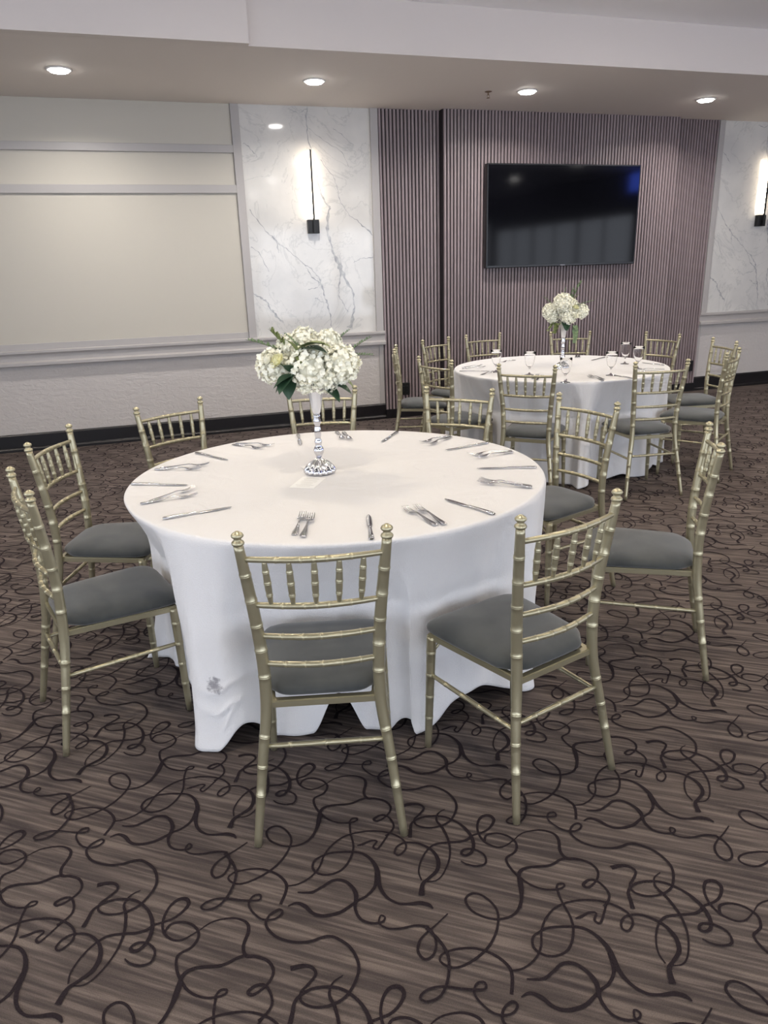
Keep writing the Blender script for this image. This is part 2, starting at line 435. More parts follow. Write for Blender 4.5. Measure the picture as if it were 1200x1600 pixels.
# stiles, rails and chair rail
n = [0]
def trim(*a, bev=.003, m='trim'):
    n[0] += 1; return sbox('trim_%d' % n[0], M[m], *a, bev=bev)
trim(.972, 1.048, WY-.022, WY+.02, .93, ZS)          # stile between board and marble
trim(2.298, SX0, WY-.035, WY+.02, .93, ZS)           # edge of the left marble
trim(SX1, 6.462, WY-.035, WY+.02, .93, ZS)           # edge of the right marble
trim(XL, .972, WY-.022, WY+.02, 2.605, 2.672)
trim(XL, .972, WY-.022, WY+.02, 2.262, 2.334)
trim(XL, .972, WY-.006, WY+.02, .93, .99, m='trim')
def chair_rail(x0, x1):
    bm = bmesh.new()
    prof = [(0, .79), (-.050, .79), (-.056, .797), (-.056, .822), (-.046, .832), (-.030, .836), (-.030, .888), (-.036, .892), (-.040, .902), (-.048, .906), (-.048, .926), (-.042, .932), (0, .932)]
    A = [bm.verts.new((x0, WY+y, z)) for y, z in prof]; B = [bm.verts.new((x1, WY+y, z)) for y, z in prof]
    for i in range(len(prof)-1): bm.faces.new((A[i], B[i], B[i+1], A[i+1]))
    bm.faces.new(A); bm.faces.new(B[::-1])
    bmesh.ops.recalc_face_normals(bm, faces=bm.faces)
    n[0] += 1; return struct('trim_%d' % n[0], bm, M['trim'])
chair_rail(XL, SX0+.012); chair_rail(SX1-.012, XR)
trim(2.325, SX0, WY-.012, WY+.02, .165, .79)
trim(SX1, 6.43, WY-.012, WY+.02, .165, .79)
def baseboard(name, x0, x1, y):
    bm = bmesh.new()
    prof = [(0, 0), (-.034, 0), (-.034, .022), (-.028, .034), (-.018, .040), (-.018, .150), (-.010, .165), (0, .165)]
    A = [bm.verts.new((x0, y+a, z)) for a, z in prof]; B = [bm.verts.new((x1, y+a, z)) for a, z in prof]
    for i in range(len(prof)-1): bm.faces.new((A[i], B[i], B[i+1], A[i+1]))
    bm.faces.new(A); bm.faces.new(B[::-1]); bmesh.ops.recalc_face_normals(bm, faces=bm.faces)
    return struct(name, bm, M['black_base'])
baseboard('baseboard_left', XL, SX0, WY)
baseboard('baseboard_right', SX1, XR, WY)
for nm, x0, x1, y in (('baseboard_slatted_left', SX0, CX0, WY-.03), ('baseboard_slatted_centre', CX0-.02, CX1+.02, CY), ('baseboard_slatted_right', CX1, SX1, WY-.03)):
    sbox(nm, M['black_base'], x0, x1, y-.014, y+.0, 0, .10, bev=.002)

# ceiling: lowered soffit along the back wall, fascia in two planes, upper ceiling
sbox('ceiling_soffit', M['ceiling'], XL, XR, YF2, WY+.1, ZS, ZU+.1)
sbox('ceiling_soffit_left', M['ceiling'], XL, .903, YF+.004, YF2+.004, ZS, ZU+.02)
sbox('trim_fascia_left', M['fascia'], XL, .903, YF, YF+.004, ZS, ZU)
sbox('trim_fascia_right', M['fascia'], .903, XR, YF2-.004, YF2, ZS, ZU)
sbox('ceiling_upper', M['ceil_up'], XL, XR, .6, YF2, ZU, ZU+.1)
sbox('ceiling_rear', M['dark_ceiling'], XL, XR, YB, .6, ZU, ZU+.1)
sbox('trim_rear_bulkhead', M['dark_ceiling'], XL, XR, YB, YB+.3, 2.78, ZU)
sbox('wall_left', M['farwall'], XL-.1, XL, YB, WY+.1, 0, ZU+.1)
sbox('wall_right', M['farwall'], XR, XR+.1, YB, WY+.1, 0, ZU+.1)
sbox('wall_behind', M['farwall'], XL-.1, XR+.1, YB-.1, YB, 0, ZU+.1)

# added windows, unseen, on three walls: cool fill light and reflections
wn_i = 0
def fill_window(p0, axis, w_, z0, z1, inward):
    global wn_i; wn_i += 1
    bmf, bmp = bmesh.new(), bmesh.new()
    def bx(bm, a0, a1, d0, d1, c0, c1):
        d0, d1 = sorted((p0[1-axis]+inward*d0, p0[1-axis]+inward*d1))
        if axis == 0: bevbox(bm, p0[0]+a0, p0[0]+a1, d0, d1, c0, c1, .003)
        else: bevbox(bm, d0, d1, p0[1]+a0, p0[1]+a1, c0, c1, .003)
    for q in ((-.05, 0, z0-.05, z1+.05), (w_, w_+.05, z0-.05, z1+.05), (0, w_, z0-.05, z0), (0, w_, z1, z1+.05), (w_/2-.02, w_/2+.02, z0, z1)):
        bx(bmf, q[0], q[1], .001, .05, q[2], q[3])
    bx(bmp, 0, w_, .004, .012, z0, z1)
    wn = struct('window_%d' % wn_i, bmf, M['trim']); obj('window_pane', bmp, M['sky' if axis == 0 else ('sky_left' if inward > 0 else 'sky_right')], wn)
for i in range(6): fill_window((-3.6+i*2.25, YB), 0, 2.1, .35, 2.7, 1)
for i in range(4): fill_window((XL, -5.4+i*2.25), 1, 2.1, .35, 2.7, 1)
for i in range(3): fill_window((XR, -5.7+i*2.15), 1, 2.05, .35, 2.5, -1)
sbox('trim_right_bulkhead', M['dark_ceiling'], XR-.02, XR, YB, 3.2, 2.6, ZU)

# ------------------------------------------------------------------ lamps
def downlight(x, y, z, power, label, group, tint, rad=.070, spread=150):
    t = empty('downlight', (x, y, z))
    tag(t, label, 'ceiling light', group)
    bm = bmesh.new(); lathe(bm, [(rad+.022, 0), (rad+.024, -.004), (rad+.016, -.009), (rad+.002, -.008), (rad, -.002)], 28)
    bm.faces.ensure_lookup_table()
    obj('trim_ring', bm, M['white_plastic'], t)
    bm = bmesh.new(); lathe(bm, [(rad, -.0085), (rad*.99, -.014), (rad*.9, -.019)], 28)
    obj('diffuser', bm, M['lamp'], t)
    ld = bpy.data.lights.new('downlight_lamp', 'AREA'); ld.shape = 'DISK'; ld.size = rad*2
    ld.energy = power; ld.color = tint; ld.spread = math.radians(spread)
    lo = bpy.data.objects.new('lamp', ld); C.objects.link(lo); lo.parent = t; lo.location = (0, 0, -.022)
    lo.visible_camera = True
    return t
where = ['leftmost of the four, above the grey board wall', 'above the left marble panel and its wall light', 'above the left half of the television', 'rightmost, near the right marble panel']
for i, (px, py) in enumerate([(92, 108), (491, 126), (824, 142), (1103, 155)]):
    p = on_z(px, py, ZS)
    downlight(p.x, p.y, ZS, L_SOFFIT, 'round downlight in the low ceiling, ' + where[i], 'downlights in the low ceiling', NEUT)
k = 0
for y in (3.9, 1.6, -.9, -3.6):  # added downlights, out of view, to light the tables and room
    for x in (-2.2, .3, 2.8, 5.3, 8.0):
        downlight(x, y, ZU, L_ROOM_FILL, 'recessed downlight in the high ceiling, '+{3.9: 'row over the far table', 1.6: 'row over the near table', -.9: 'row behind the camera', -3.6: 'row by the rear windows'}[y]+', '+{-2.2: 'left end', .3: 'second from left', 2.8: 'middle', 5.3: 'second from right', 8.0: 'right end'}[x], 'downlights in the high ceiling', WARM if y > 1 else NEUT, .085, 150)

for x in (-2.0, .9, 3.8, 6.7, 9.2):  # added uplighters, out of view, to brighten upper ceiling and fascia
    t = tag(empty('bowl_uplighter', (x, 4.2, ZU)), 'white bowl uplighter hanging from the high ceiling, '+{-2.0: 'leftmost', .9: 'second from left', 3.8: 'middle', 6.7: 'second from right', 9.2: 'rightmost'}[x]+' of its row', 'ceiling light', 'bowl uplighters over the room')
    bm = bmesh.new(); tube(bm, [(0, 0, 0), (0, 0, -.23)], .006, 8); lathe(bm, [(.05, 0), (.05, -.012), (.01, -.02)], 20); obj('rod', bm, M['black'], t)
    bm = bmesh.new(); lathe(bm, [(.012, -.242), (.07, -.238), (.13, -.215), (.165, -.175), (.158, -.175), (.125, -.208), (.07, -.228), (.001, -.232)], 32); obj('bowl', bm, M['white_plastic'], t)
    ld = bpy.data.lights.new('uplight_lamp', 'AREA'); ld.shape = 'DISK'; ld.size = .2; ld.energy = L_FILL_UP; ld.color = NEUT
    lo = bpy.data.objects.new('lamp', ld); C.objects.link(lo); lo.parent = t; lo.location = (0, 0, -.20); lo.rotation_euler = (PI, 0, 0)

# sprinkler head
p = on_z(763, 143, ZS)
t = tag(empty('fire_sprinkler', (p.x, p.y, ZS)), 'small metal fire sprinkler head hanging from the low ceiling above the television', 'sprinkler')
bm = bmesh.new(); lathe(bm, [(.032, 0), (.030, -.004), (.014, -.008), (.010, -.010)], 20); obj('escutcheon', bm, M['brass'], t)
bm = bmesh.new(); tube(bm, [(0, 0, -.006), (0, 0, -.03)], .007, 10)
tube(bm, [(.008, 0, -.026), (.012, 0, -.036), (.003, 0, -.05)], .002, 6); tube(bm, [(-.008, 0, -.026), (-.012, 0, -.036), (-.003, 0, -.05)], .002, 6)
obj('sprinkler_body', bm, M['brass'], t)
bm = bmesh.new(); lathe(bm, [(.004, -.054), (.016, -.053), (.016, -.050), (.004, -.049)], 14); obj('deflector', bm, M['brass'], t)

# wall sconces
def sconce(x, label):
    t = tag(empty('wall_sconce', (x, WY-.0085, 1.96)), label, 'wall light', 'black linear wall lights on marble')
    bm = bmesh.new(); bevbox(bm, -.056, .056, -.055, 0, -.062, .062, .003); obj('mounting_box', bm, M['black'], t)
    bm = bmesh.new(); bevbox(bm, -.0085, .0085, -.085, -.068, -.055, .675, .0015)
    bevbox(bm, -.006, .006, -.070, -.050, -.03, .0, .001)
    obj('rod', bm, M['black'], t)
    bm = bmesh.new(); bevbox(bm, -.007, .007, -.0675, -.054, .075, .670, .002); obj('led_strip', bm, M['led'], t)
    return t
sconce(1.682, 'lit black linear wall light on the left marble panel, above the near bouquet')
sconce(7.10, 'lit black linear wall light on the right marble panel, at the photo edge')

# outlets
for x, lab in ((2.595, 'black wall outlet low on the left slatted wall, behind the side-on chair'), (6.285, 'black wall outlet low at the right end of the slatted wall')):
    t = tag(empty('wall_outlet', (x, WY-.03, .31)), lab, 'outlet', 'black wall outlets')
    bm = bmesh.new(); bevbox(bm, -.055, .055, -.012, .0, -.065, .065, .004); obj('cover_plate', bm, M['black'], t)
    for s in (-1, 1):
        bm = bmesh.new(); bevbox(bm, s*.024-.017, s*.024+.017, -.016, -.011, -.03, .03, .003); obj('socket', bm, M['tvframe'], t)

# television
tv = tag(empty('television', (4.37, CY, 1.52)), 'large flat black television hanging switched off on the slatted wall', 'television')
tw, th = .905, 1.005
bm = bmesh.new(); bevbox(bm, -tw, tw, -.075, -.012, 0, th, .006); obj('housing', bm, M['tvframe'], tv)
bm = bmesh.new(); bevbox(bm, -tw+.014, tw-.014, -.078, -.074, .024, th-.014, .001); obj('screen', bm, M['tvscreen'], tv)
bm = bmesh.new(); bevbox(bm, -.5, .5, -.013, .0, .25, .75, .003); obj('wall_bracket', bm, M['black'], tv)
bm = bmesh.new(); bevbox(bm, -.028, .028, -.0785, -.074, .006, .017, .001); obj('maker_mark', bm, M['tvmark'], tv)

# added blue glowing panel on the right wall, unseen, for a blue reflection
scr = tag(empty('wall_screen', (XR-.021, .95, 2.93)), 'blue glowing screen on the right wall, outside the photo', 'screen')
bm = bmesh.new(); bevbox(bm, -.05, 0, -.45, .45, 0, .36, .006); obj('screen_frame', bm, M['black'], scr)
bm = bmesh.new(); box(bm, -.054, -.0505, -.44, .44, .01, .35); obj('screen_panel', bm, M['bluescreen'], scr)

# ------------------------------------------------------------------ the chiavari chair
D = dict(thw=.1887, ty=-.2266, shw=.1555, sy=-.1964, sz=.4127, fhw=.2061, fy=-.2638, ahw=.1935, ay=.1721, zs=.2887, zss=.2736, mhw=.1587, my=-.1925, khw=.176, ky=-.220)
RZ = [.845, .7115, .6176, .5333]
def smooth_tab(x, xs, ys):
    # Catmull through the joints, evaluated by x
    for i in range(1, len(xs)):
        if x <= xs[i] or i == len(xs)-1:
            x0, x1 = xs[i-1], xs[i]; t = (x-x0)/(x1-x0)
            def sl(j):
                if j <= 0: return (ys[1]-ys[0])/(xs[1]-xs[0])
                if j >= len(xs)-1: return (ys[-1]-ys[-2])/(xs[-1]-xs[-2])
                return (ys[j+1]-ys[j-1])/(xs[j+1]-xs[j-1])
            a, b = sl(i-1)*(x1-x0), sl(i)*(x1-x0)
            return (2*t**3-3*t*t+1)*ys[i-1]+(t**3-2*t*t+t)*a+(-2*t**3+3*t*t)*ys[i]+(t**3-t*t)*b
PZ = [0, .25, D['sz'], .6, .92]
def post_at(s, z):
    return Vector((s*smooth_tab(z, PZ, [D['fhw'], D['khw'], D['shw'], D['mhw'], D['thw']]), smooth_tab(z, PZ, [D['fy'], D['ky'], D['sy'], D['my'], D['ty']]), z))
def ringed(bm, pos, z0, z1, rfun, rings, seg=12, step=.02, rr=.0009, ringh=.0018):
    """a tube from parameter z0 to z1 with double rings at given parameters (material 1)"""
    keys = [(z0, rfun(z0), 0)]
    zs = []
    k = z0
    while k < z1-1e-6:
        zs.append(k); k += step
    zs.append(z1)
    ev = [(z, rfun(z), 0) for z in zs if all(abs(z-r) > ringh*2.6 for r in rings)]
    for r in rings:
        b = rfun(r)
        for dz, e, mi in ((-ringh*2.4, 0, 1), (-ringh*1.6, rr, 1), (-ringh*.6, rr, 1), (0, rr*.1, 1), (ringh*.6, rr, 1), (ringh*1.6, rr, 1), (ringh*2.4, 0, 0)):
            ev.append((r+dz, b+e, mi))
    ev.sort(key=lambda t: t[0])
    tube(bm, [pos(e[0]) for e in ev], [e[1] for e in ev], seg, True, [e[2] for e in ev[:-1]])
GM = [M['gold'], M['ring']]
def make_chair():
    root = empty('chiavari_chair')
    for s in (-1, 1):
        bm = bmesh.new()
        ringed(bm, lambda z: post_at(s, z), 0.0, .885, lambda z: interp(z, [0, .1, .42, .60, .80, .885], [.0112, .0126, .0165, .0168, .0150, .0128]),
               [.150, .232, .318, .495, .575, .650, .725, .800], 12, .03)
        bp = obj('back_post', bm, GM, root)
        bm = bmesh.new(); b = post_at(s, .885)
        lathe(bm, [(.0125, 0), (.0158, .002), (.0165, .006), (.0145, .010), (.0100, .013), (.0095, .017), (.0150, .022), (.0160, .026), (.0130, .031), (.0070, .0345), (.0045, .0365)], 14, b)
        obj('finial', bm, M['ring'], bp)
        bm = bmesh.new()
        top, bot = Vector((s*.180, .165, .412)), Vector((s*D['ahw'], D['ay'], 0))
        ringed(bm, lambda z: bot.lerp(top, z/.412), 0, .412, lambda z: interp(z, [0, .1, .412], [.0112, .0130, .0158]), [.115, .195, .275, .355], 12, .04)
        obj('front_leg', bm, GM, root)
        # side stretcher, lower
        a = post_at(s, D['zss']-.004); c = bot.lerp(top, D['zss']/.412)
        bm = bmesh.new(); Ln = (c-a).length
        ringed(bm, lambda z: a.lerp(c, z), 0.02, .98, lambda z: .0068+.0014*math.sin(PI*z), [.2, .4, .6, .8], 9, .1, .0008, .0042)
        obj('side_stretcher', bm, GM, root)
        # diagonal brace at the front
        bm = bmesh.new()
        c1 = bot.lerp(top, .84); tube(bm, [c1, (s*.115, .166, .405)], .0048, 8); obj('brace', bm, M['gold'], root)
    # back rails, bowed backwards
    rails = []
    for i, z in enumerate(RZ):
        a, b = post_at(-1, z), post_at(1, z)
        bow = (.026, .026, .024, .022)[i]
        fn = lambda t, a=a, b=b, bow=bow: a.lerp(b, t) + Vector((0, -bow*math.sin(PI*t), 0))
        rails.append(fn)
        bm = bmesh.new()
        ringed(bm, fn, .02, .98, lambda t: .0078+.0012*math.sin(PI*t), ([.24, .41, .5, .59, .76] if i < 2 else [.2, .37, .52, .68, .84]), 10, .05, .0008, .0036)
        obj('back_rail', bm, GM, root)
    for t0, t1 in zip((.155, .325, .50, .675, .845), (.15, .32, .495, .67, .84)):
        a, b = rails[1](t1), rails[0](t0)
        bm = bmesh.new()
        ringed(bm, lambda t: a.lerp(b, t), .03, .97, lambda t: interp(t, [0, .12, .35, .6, .85, 1], [.0050, .0068, .0092, .0092, .0078, .0055]), [.24, .5, .74], 10, .06, .0009, .013)
        obj('spindle', bm, GM, root)
    # rear stretcher
    a, b = post_at(-1, D['zs']), post_at(1, D['zs'])
    bm = bmesh.new()
    ringed(bm, lambda t: a.lerp(b, t), .03, .97, lambda t: .0070+.0014*math.sin(PI*t), [.22, .5, .78], 9, .08, .0008, .0042); obj('rear_stretcher', bm, GM, root)
    # seat frame: four rails with a slatted top
    bm = bmesh.new()
    z0, z1 = .398, .420
    outer = [(-.150, -.200), (.150, -.200), (.186, .178), (-.186, .178)]
    inner = [(-.132, -.178), (.132, -.178), (.164, .156), (-.164, .156)]
    V = {}
    for nm, L in (('o', outer), ('i', inner)):
        for z in (z0, z1): V[nm, z] = [bm.verts.new((x, y, z)) for x, y in L]
    for k in range(4):
        j = (k+1) % 4
        bm.faces.new((V['o', z0][k], V['o', z0][j], V['o', z1][j], V['o', z1][k]))
        bm.faces.new((V['i', z0][j], V['i', z0][k], V['i', z1][k], V['i', z1][j]))
        bm.faces.new((V['o', z1][k], V['o', z1][j], V['i', z1][j], V['i', z1][k]))
        bm.faces.new((V['o', z0][j], V['o', z0][k], V['i', z0][k], V['i', z0][j]))
    bmesh.ops.bevel(bm, geom=bm.edges[:], offset=.003, segments=2, affect='EDGES')
    obj('seat_frame', bm, M['gold'], root)
    # cushion
    bm = bmesh.new(); NU, NV = 22, 22
    def halfw(y):   # outline half width
        return interp(y, [-.196, -.17, -.13, 0, .205], [.138, .142, .172, .186, .203])
    def pt(u, v, side):  # u, v in -1..1 over a square mapped to a rounded outline
        p = 7.0
        m_ = max(abs(u), abs(v)); q = (abs(u)**p+abs(v)**p)**(1/p) if m_ > 0 else 1
        f = m_/q if m_ > 0 else 1
        uu, vv = u*f, v*f
        y = .005+vv*.201
        x = uu*halfw(y)
        r = m_
        e = math.sqrt(max(0, 1-r**5.0))
        z = (.439 + e*.029 + .012*(1-r*r)) if side > 0 else (.439 - .018*math.sqrt(max(0, 1-r**14)))
        s = 1.0
        return Vector((x*s, y, z))
    grid = {}
    for sd in (1, -1):
        for i in range(NU+1):
            for j in range(NV+1):
                edge = i in (0, NU) or j in (0, NV)
                key = (i, j, 0 if edge else sd)
                if key in grid: continue
                uu = math.sin((i/NU*2-1)*PI/2); vv = math.sin((j/NV*2-1)*PI/2)
                grid[key] = bm.verts.new(pt(uu, vv, sd))
        for i in range(NU):
            for j in range(NV):
                q = []
                for a, b in ((i, j), (i+1, j), (i+1, j+1), (i, j+1)):
                    q.append(grid[a, b, 0 if (a in (0, NU) or b in (0, NV)) else sd])
                f = bm.faces.new(q if sd > 0 else q[::-1]); f.smooth = True
    obj('seat_cushion', bm, M['fabric'], root)
    return root

CH = [  # x, y, rotation, table, label
 ('A', .385, 1.896, -.241, 1, 'gold chiavari chair nearest the camera, its back square to us, front of near table'),
 ('B', .965, 1.834, .281, 1, 'gold chiavari chair at front right of the near table, turned, its grey seat fully visible'),
 ('C', 1.773, 2.279, .963, 1, 'gold chiavari chair pulled away from the near table on the right, seen nearly edgewise'),
 ('D', 1.752, 2.965, 1.81, 1, 'gold chiavari chair behind the near table at right, grey seat half hidden by cloth'),
 ('E', 1.404, 3.438, 2.399, 1, 'gold chiavari chair back just behind the far right rim of the near table'),
 ('F', .838, 3.777, 2.893, 1, 'gold chiavari chair back directly behind the vase on the near table'),
 ('G', .177, 3.682, 3.664, 1, 'gold chiavari chair behind the near table at left, back seen against black baseboard'),
 ('H', -.230, 3.215, 4.375, 1, 'gold chiavari chair left of the near table, second from the left photo edge'),
 ('I', -.238, 2.591, 5.000, 1, 'gold chiavari chair at the far left edge of the photo, seen from its side'),
 ('J', 2.18, 5.83, 4.35, 2, 'gold chiavari chair in profile by the slatted wall, leftmost at the far table'),
 ('K', 2.65, 6.235, 3.635, 2, 'gold chiavari chair left of the far table, nearest the dark groove in the slats'),
 ('L', 2.165, 5.027, 5.021, 2, 'gold chiavari chair at the far table, back overlapping another, its seat facing right'),
 ('M', 3.123, 6.384, 3.216, 2, 'gold chiavari chair behind the far table, left of the far bouquet'),
 ('N', 3.802, 6.103, 2.75, 2, 'gold chiavari chair behind the far table, directly behind its bouquet below the television'),
 ('O', 4.226, 5.622, 1.776+.35, 2, 'gold chiavari chair behind the right rim of the far table, right of the wine glasses'),
 ('P', 4.217, 4.941, 1.327, 2, 'gold chiavari chair right of the far table, farther of the two by the plaster wall'),
 ('Q', 3.803, 4.419, .62, 2, 'gold chiavari chair right of the far table, nearer of the two edgewise ones'),
 ('R', 3.184, 4.228, -.124, 2, 'gold chiavari chair, back to us, at the front right of the far table'),
 ('S', 2.474, 4.438, -.748, 2, 'gold chiavari chair, back to us, at the front left of the far table'),
]
CH = [list(c) for c in CH]
for c in CH:
    if c[0] == 'O': c[3] = 1.776
chair0 = make_chair()
for i, (k, x, y, a, tb, lab) in enumerate(CH):
    o = chair0 if i == 0 else copy_tree(chair0)
    o.location = (x, y, .0015); o.rotation_euler = (0, 0, a)
    tag(o, lab, 'chair', 'gold chairs around the near table' if tb == 1 else 'gold chairs around the far table')

# ------------------------------------------------------------------ tables and cloths
ZT = .767
def table(cx, cy, r, lab):
    t = tag(empty('round_table', (cx, cy, 0)), lab, 'table', 'round banquet tables')
    bm = bmesh.new(); lathe(bm, [(r-.012, .742), (r-.008, .745), (r-.008, .760), (r-.012, .763)], 64); obj('tabletop', bm, M['table_wood'], t)
    for sx in (-1, 1):
        for sy in (-1, 1):
            bm = bmesh.new(); tube(bm, [(sx*.36, sy*.30, .742), (sx*.36, sy*.30, .0015)], .014, 10); obj('leg', bm, M['leg_metal'], t)
    return t
def pushes(tb): return [(Vector((c[1], c[2])), c[3]) for c in CH if c[4] == tb]
def cloth(cx, cy, R, tb, mats, hemtab, seed, amp, lab):
    rnd = random.Random(seed)
    N = 720; NR = 9; ND = 64
    harm = [(rnd.randint(9, 14), rnd.uniform(0, 6.28), .8), (rnd.randint(15, 21), rnd.uniform(0, 6.28), .7), (rnd.randint(22, 30), rnd.uniform(0, 6.28), .45), (5, rnd.uniform(0, 6.28), .4)]
    def fold(th):
        s = sum(w_*math.sin(n_*th+p_+.6*math.sin(3*th+p_)) for n_, p_, w_ in harm)
        return s/1.5
    P = pushes(tb)
    creases = []
    for _ in range(46):
        if rnd.random() < .6:   # drag lines running down from the rim, slightly slanted
            a0 = rnd.uniform(0, 2*PI); creases.append((a0, rnd.uniform(.05, .35), a0+rnd.uniform(-.22, .22), rnd.uniform(.6, 1.0), rnd.uniform(.012, .022), rnd.uniform(.003, .007)*rnd.choice((1, 1, -1))))
        else:                   # short slack wrinkles low on the skirt
            a0 = rnd.uniform(0, 2*PI); s0 = rnd.uniform(.55, .92); creases.append((a0, s0, a0+rnd.uniform(.10, .26), s0+rnd.uniform(-.10, .10), rnd.uniform(.009, .014), rnd.uniform(.003, .006)))
    creases.append((math.radians(-139), .80, math.radians(-127), .86, .010, .007)); creases.append((math.radians(-140), .70, math.radians(-128), .74, .010, .006)); creases.append((math.radians(-136), .93, math.radians(-125), .80, .010, .006))
    def crease(th, s_):
        d = 0.0
        for a0, s0, a1, s1, w_, h_ in creases:
            x_ = ((th-a0+PI) % (2*PI)-PI)*.82; y_ = (s_-s0)*.76
            vx, vy_ = (a1-a0)*.82, (s1-s0)*.76; L2 = vx*vx+vy_*vy_
            t_ = (x_*vx+y_*vy_)/L2
            if t_ < -.15 or t_ > 1.15: continue
            tt = max(0, min(1, t_)); dd = math.hypot(x_-vx*tt, y_-vy_*tt)
            if dd < w_*2.5: d += h_*math.exp(-(dd/w_)**2)*math.sin(PI*min(1, max(0, (t_+.15)/1.3)))
        return d
    bm = bmesh.new(); rows = []
    c0 = bm.verts.new((0, 0, ZT))
    for i in range(1, NR+1):
        r = (R-.012)*i/NR
        rows.append([bm.verts.new((r*math.cos(2*PI*k/N), r*math.sin(2*PI*k/N), ZT)) for k in range(N)])
    def hz(th):
        dz = 0.0
        for a0, w_, h_ in hemtab:
            d = abs((th-math.radians(a0)+PI) % (2*PI)-PI)/math.radians(w_*1.3)
            if d < 1: dz = max(dz, h_*(1-d*d)**1.7)
        return .006 + dz
    for j in range(ND+1):
        row = []
        for k in range(N):
            th = 2*PI*k/N
            if j == 0: r, z = R-.004, ZT-.0012
            elif j == 1: r, z = R, ZT-.006
            else:
                s = (j-1)/(ND-1)
                zb = hz(th)
                z = ZT-.006-(ZT-.006-zb)*s
                A = amp*(s**(.9 if tb == 1 else .6))
                f = fold(th); f = f if f > 0 else f*.7
                r = R + .004 + .008*s + A*(f*1.0 - .25)*(1+.3*s)
                r += .012*math.sin(7*th+3*s+seed)*s*s + crease(th, s)
                if tb == 1:
                    for a0, w_, dr in ((168, 18, .11), (-32, 26, -.055), (-138, 8, .02), (5, 16, .03)):
                        dd = abs((th-math.radians(a0)+PI) % (2*PI)-PI)/math.radians(w_)
                        if dd < 1: r += dr*(1-dd*dd)*s**1.5
                if s > .93: r += .006*(s-.93)/.07*(1 if zb < .03 else .2)
            x, y = cx+r*math.cos(th), cy+r*math.sin(th)
            # the chair seats press the hanging cloth inwards
            if j > 1:
                for pc, a in P:
                    dx, dy = x-pc.x, y-pc.y
                    lx = math.cos(a)*dx+math.sin(a)*dy; ly = -math.sin(a)*dx+math.cos(a)*dy
                    wx = 1-smoothstep(.222, .36, abs(lx))
                    if wx <= 0 or ly < -.1: continue
                    hh_ = 1.0 if z < .50 else max(0.0, (ZT-.004-z)/(ZT-.004-.50))
                    need = (.236 + .006*math.sin(lx*40+seed) - ly)
                    if need > 0:
                        m_ = need*wx*hh_
                        x += -math.sin(a)*m_; y += math.cos(a)*m_
            row.append(bm.verts.new((x-cx, y-cy, z)))
        rows.append(row)
    for k in range(N):
        f = bm.faces.new((c0, rows[0][k], rows[0][(k+1) % N])); f.smooth = True
    for a, b in zip(rows[:-1], rows[1:]):
        for k in range(N):
            f = bm.faces.new((a[k], b[k], b[(k+1) % N], a[(k+1) % N])); f.smooth = True
    o = obj('tablecloth', bm, mats, None, loc=(cx, cy, 0))
    md = o.modifiers.new('thickness', 'SOLIDIFY'); md.thickness = .0012; md.offset = -1
    tag(o, lab, 'tablecloth', 'white floor-length tablecloths')
    return o
T1 = (.656, 2.731, .809); T2 = (3.068, 5.122, .822)
table(T1[0], T1[1], T1[2]-.006, 'round banquet table hidden under the near white cloth')
table(T2[0], T2[1], T2[2]-.006, 'round banquet table hidden under the far white cloth')
cloth(T1[0], T1[1], T1[2], 1, M['cloth_marked'], [(-129, 5.5, .09), (-106, 5, .16), (-89, 4, .07), (-66, 13, .09), (186, 6, .03), (60, 8, .05)], 3, .040,
      'white floor-length cloth on the near table, grey scuff low on its front')
cloth(T2[0], T2[1], T2[2], 2, M['cloth'], [(-100, 7, .03), (-80, 6, .03), (-50, 8, .04)], 11, .052, 'white floor-length cloth with many folds on the far round table')

# ------------------------------------------------------------------ cards
def card(cx, cy, ang, w_, h_, lab, z=ZT+.0008):
    t = tag(empty('menu_card', (cx, cy, z), ang), lab, 'card', 'printed cards under the vase')
    bm = bmesh.new(); bevbox(bm, -w_/2, w_/2, -h_/2, h_/2, 0, .0009, .0003); obj('card_stock', bm, M['paper'], t)
    bm = bmesh.new(); rr = random.Random(3)
    for i in range(9):
        y = h_*.38-i*h_*.09; hw = w_*rr.uniform(.22, .40)
        box(bm, -hw, hw, y-.0007, y+.0007, .00092, .00105)
    obj('printed_lines', bm, M['print'], t)
    return t
c1, c2, c3, c4 = on_z(451.6, 762.4, ZT), on_z(490, 764, ZT), on_z(510, 746, ZT), on_z(474, 745, ZT)
u = c2-c1; ctr = (c1+c2)/2; vdir = (c3-c2).normalized()
ang = math.atan2(u.y, u.x)
L = .150
up = Vector((-math.sin(ang), math.cos(ang), 0))
card(ctr.x+up.x*L/2, ctr.y+up.y*L/2, ang, u.length, L, 'small white printed card lying half under the near vase, toward the camera')
card(.592, 2.815, .12, .10, .125, 'small white printed card showing behind the foot of the near vase', ZT+.0022)

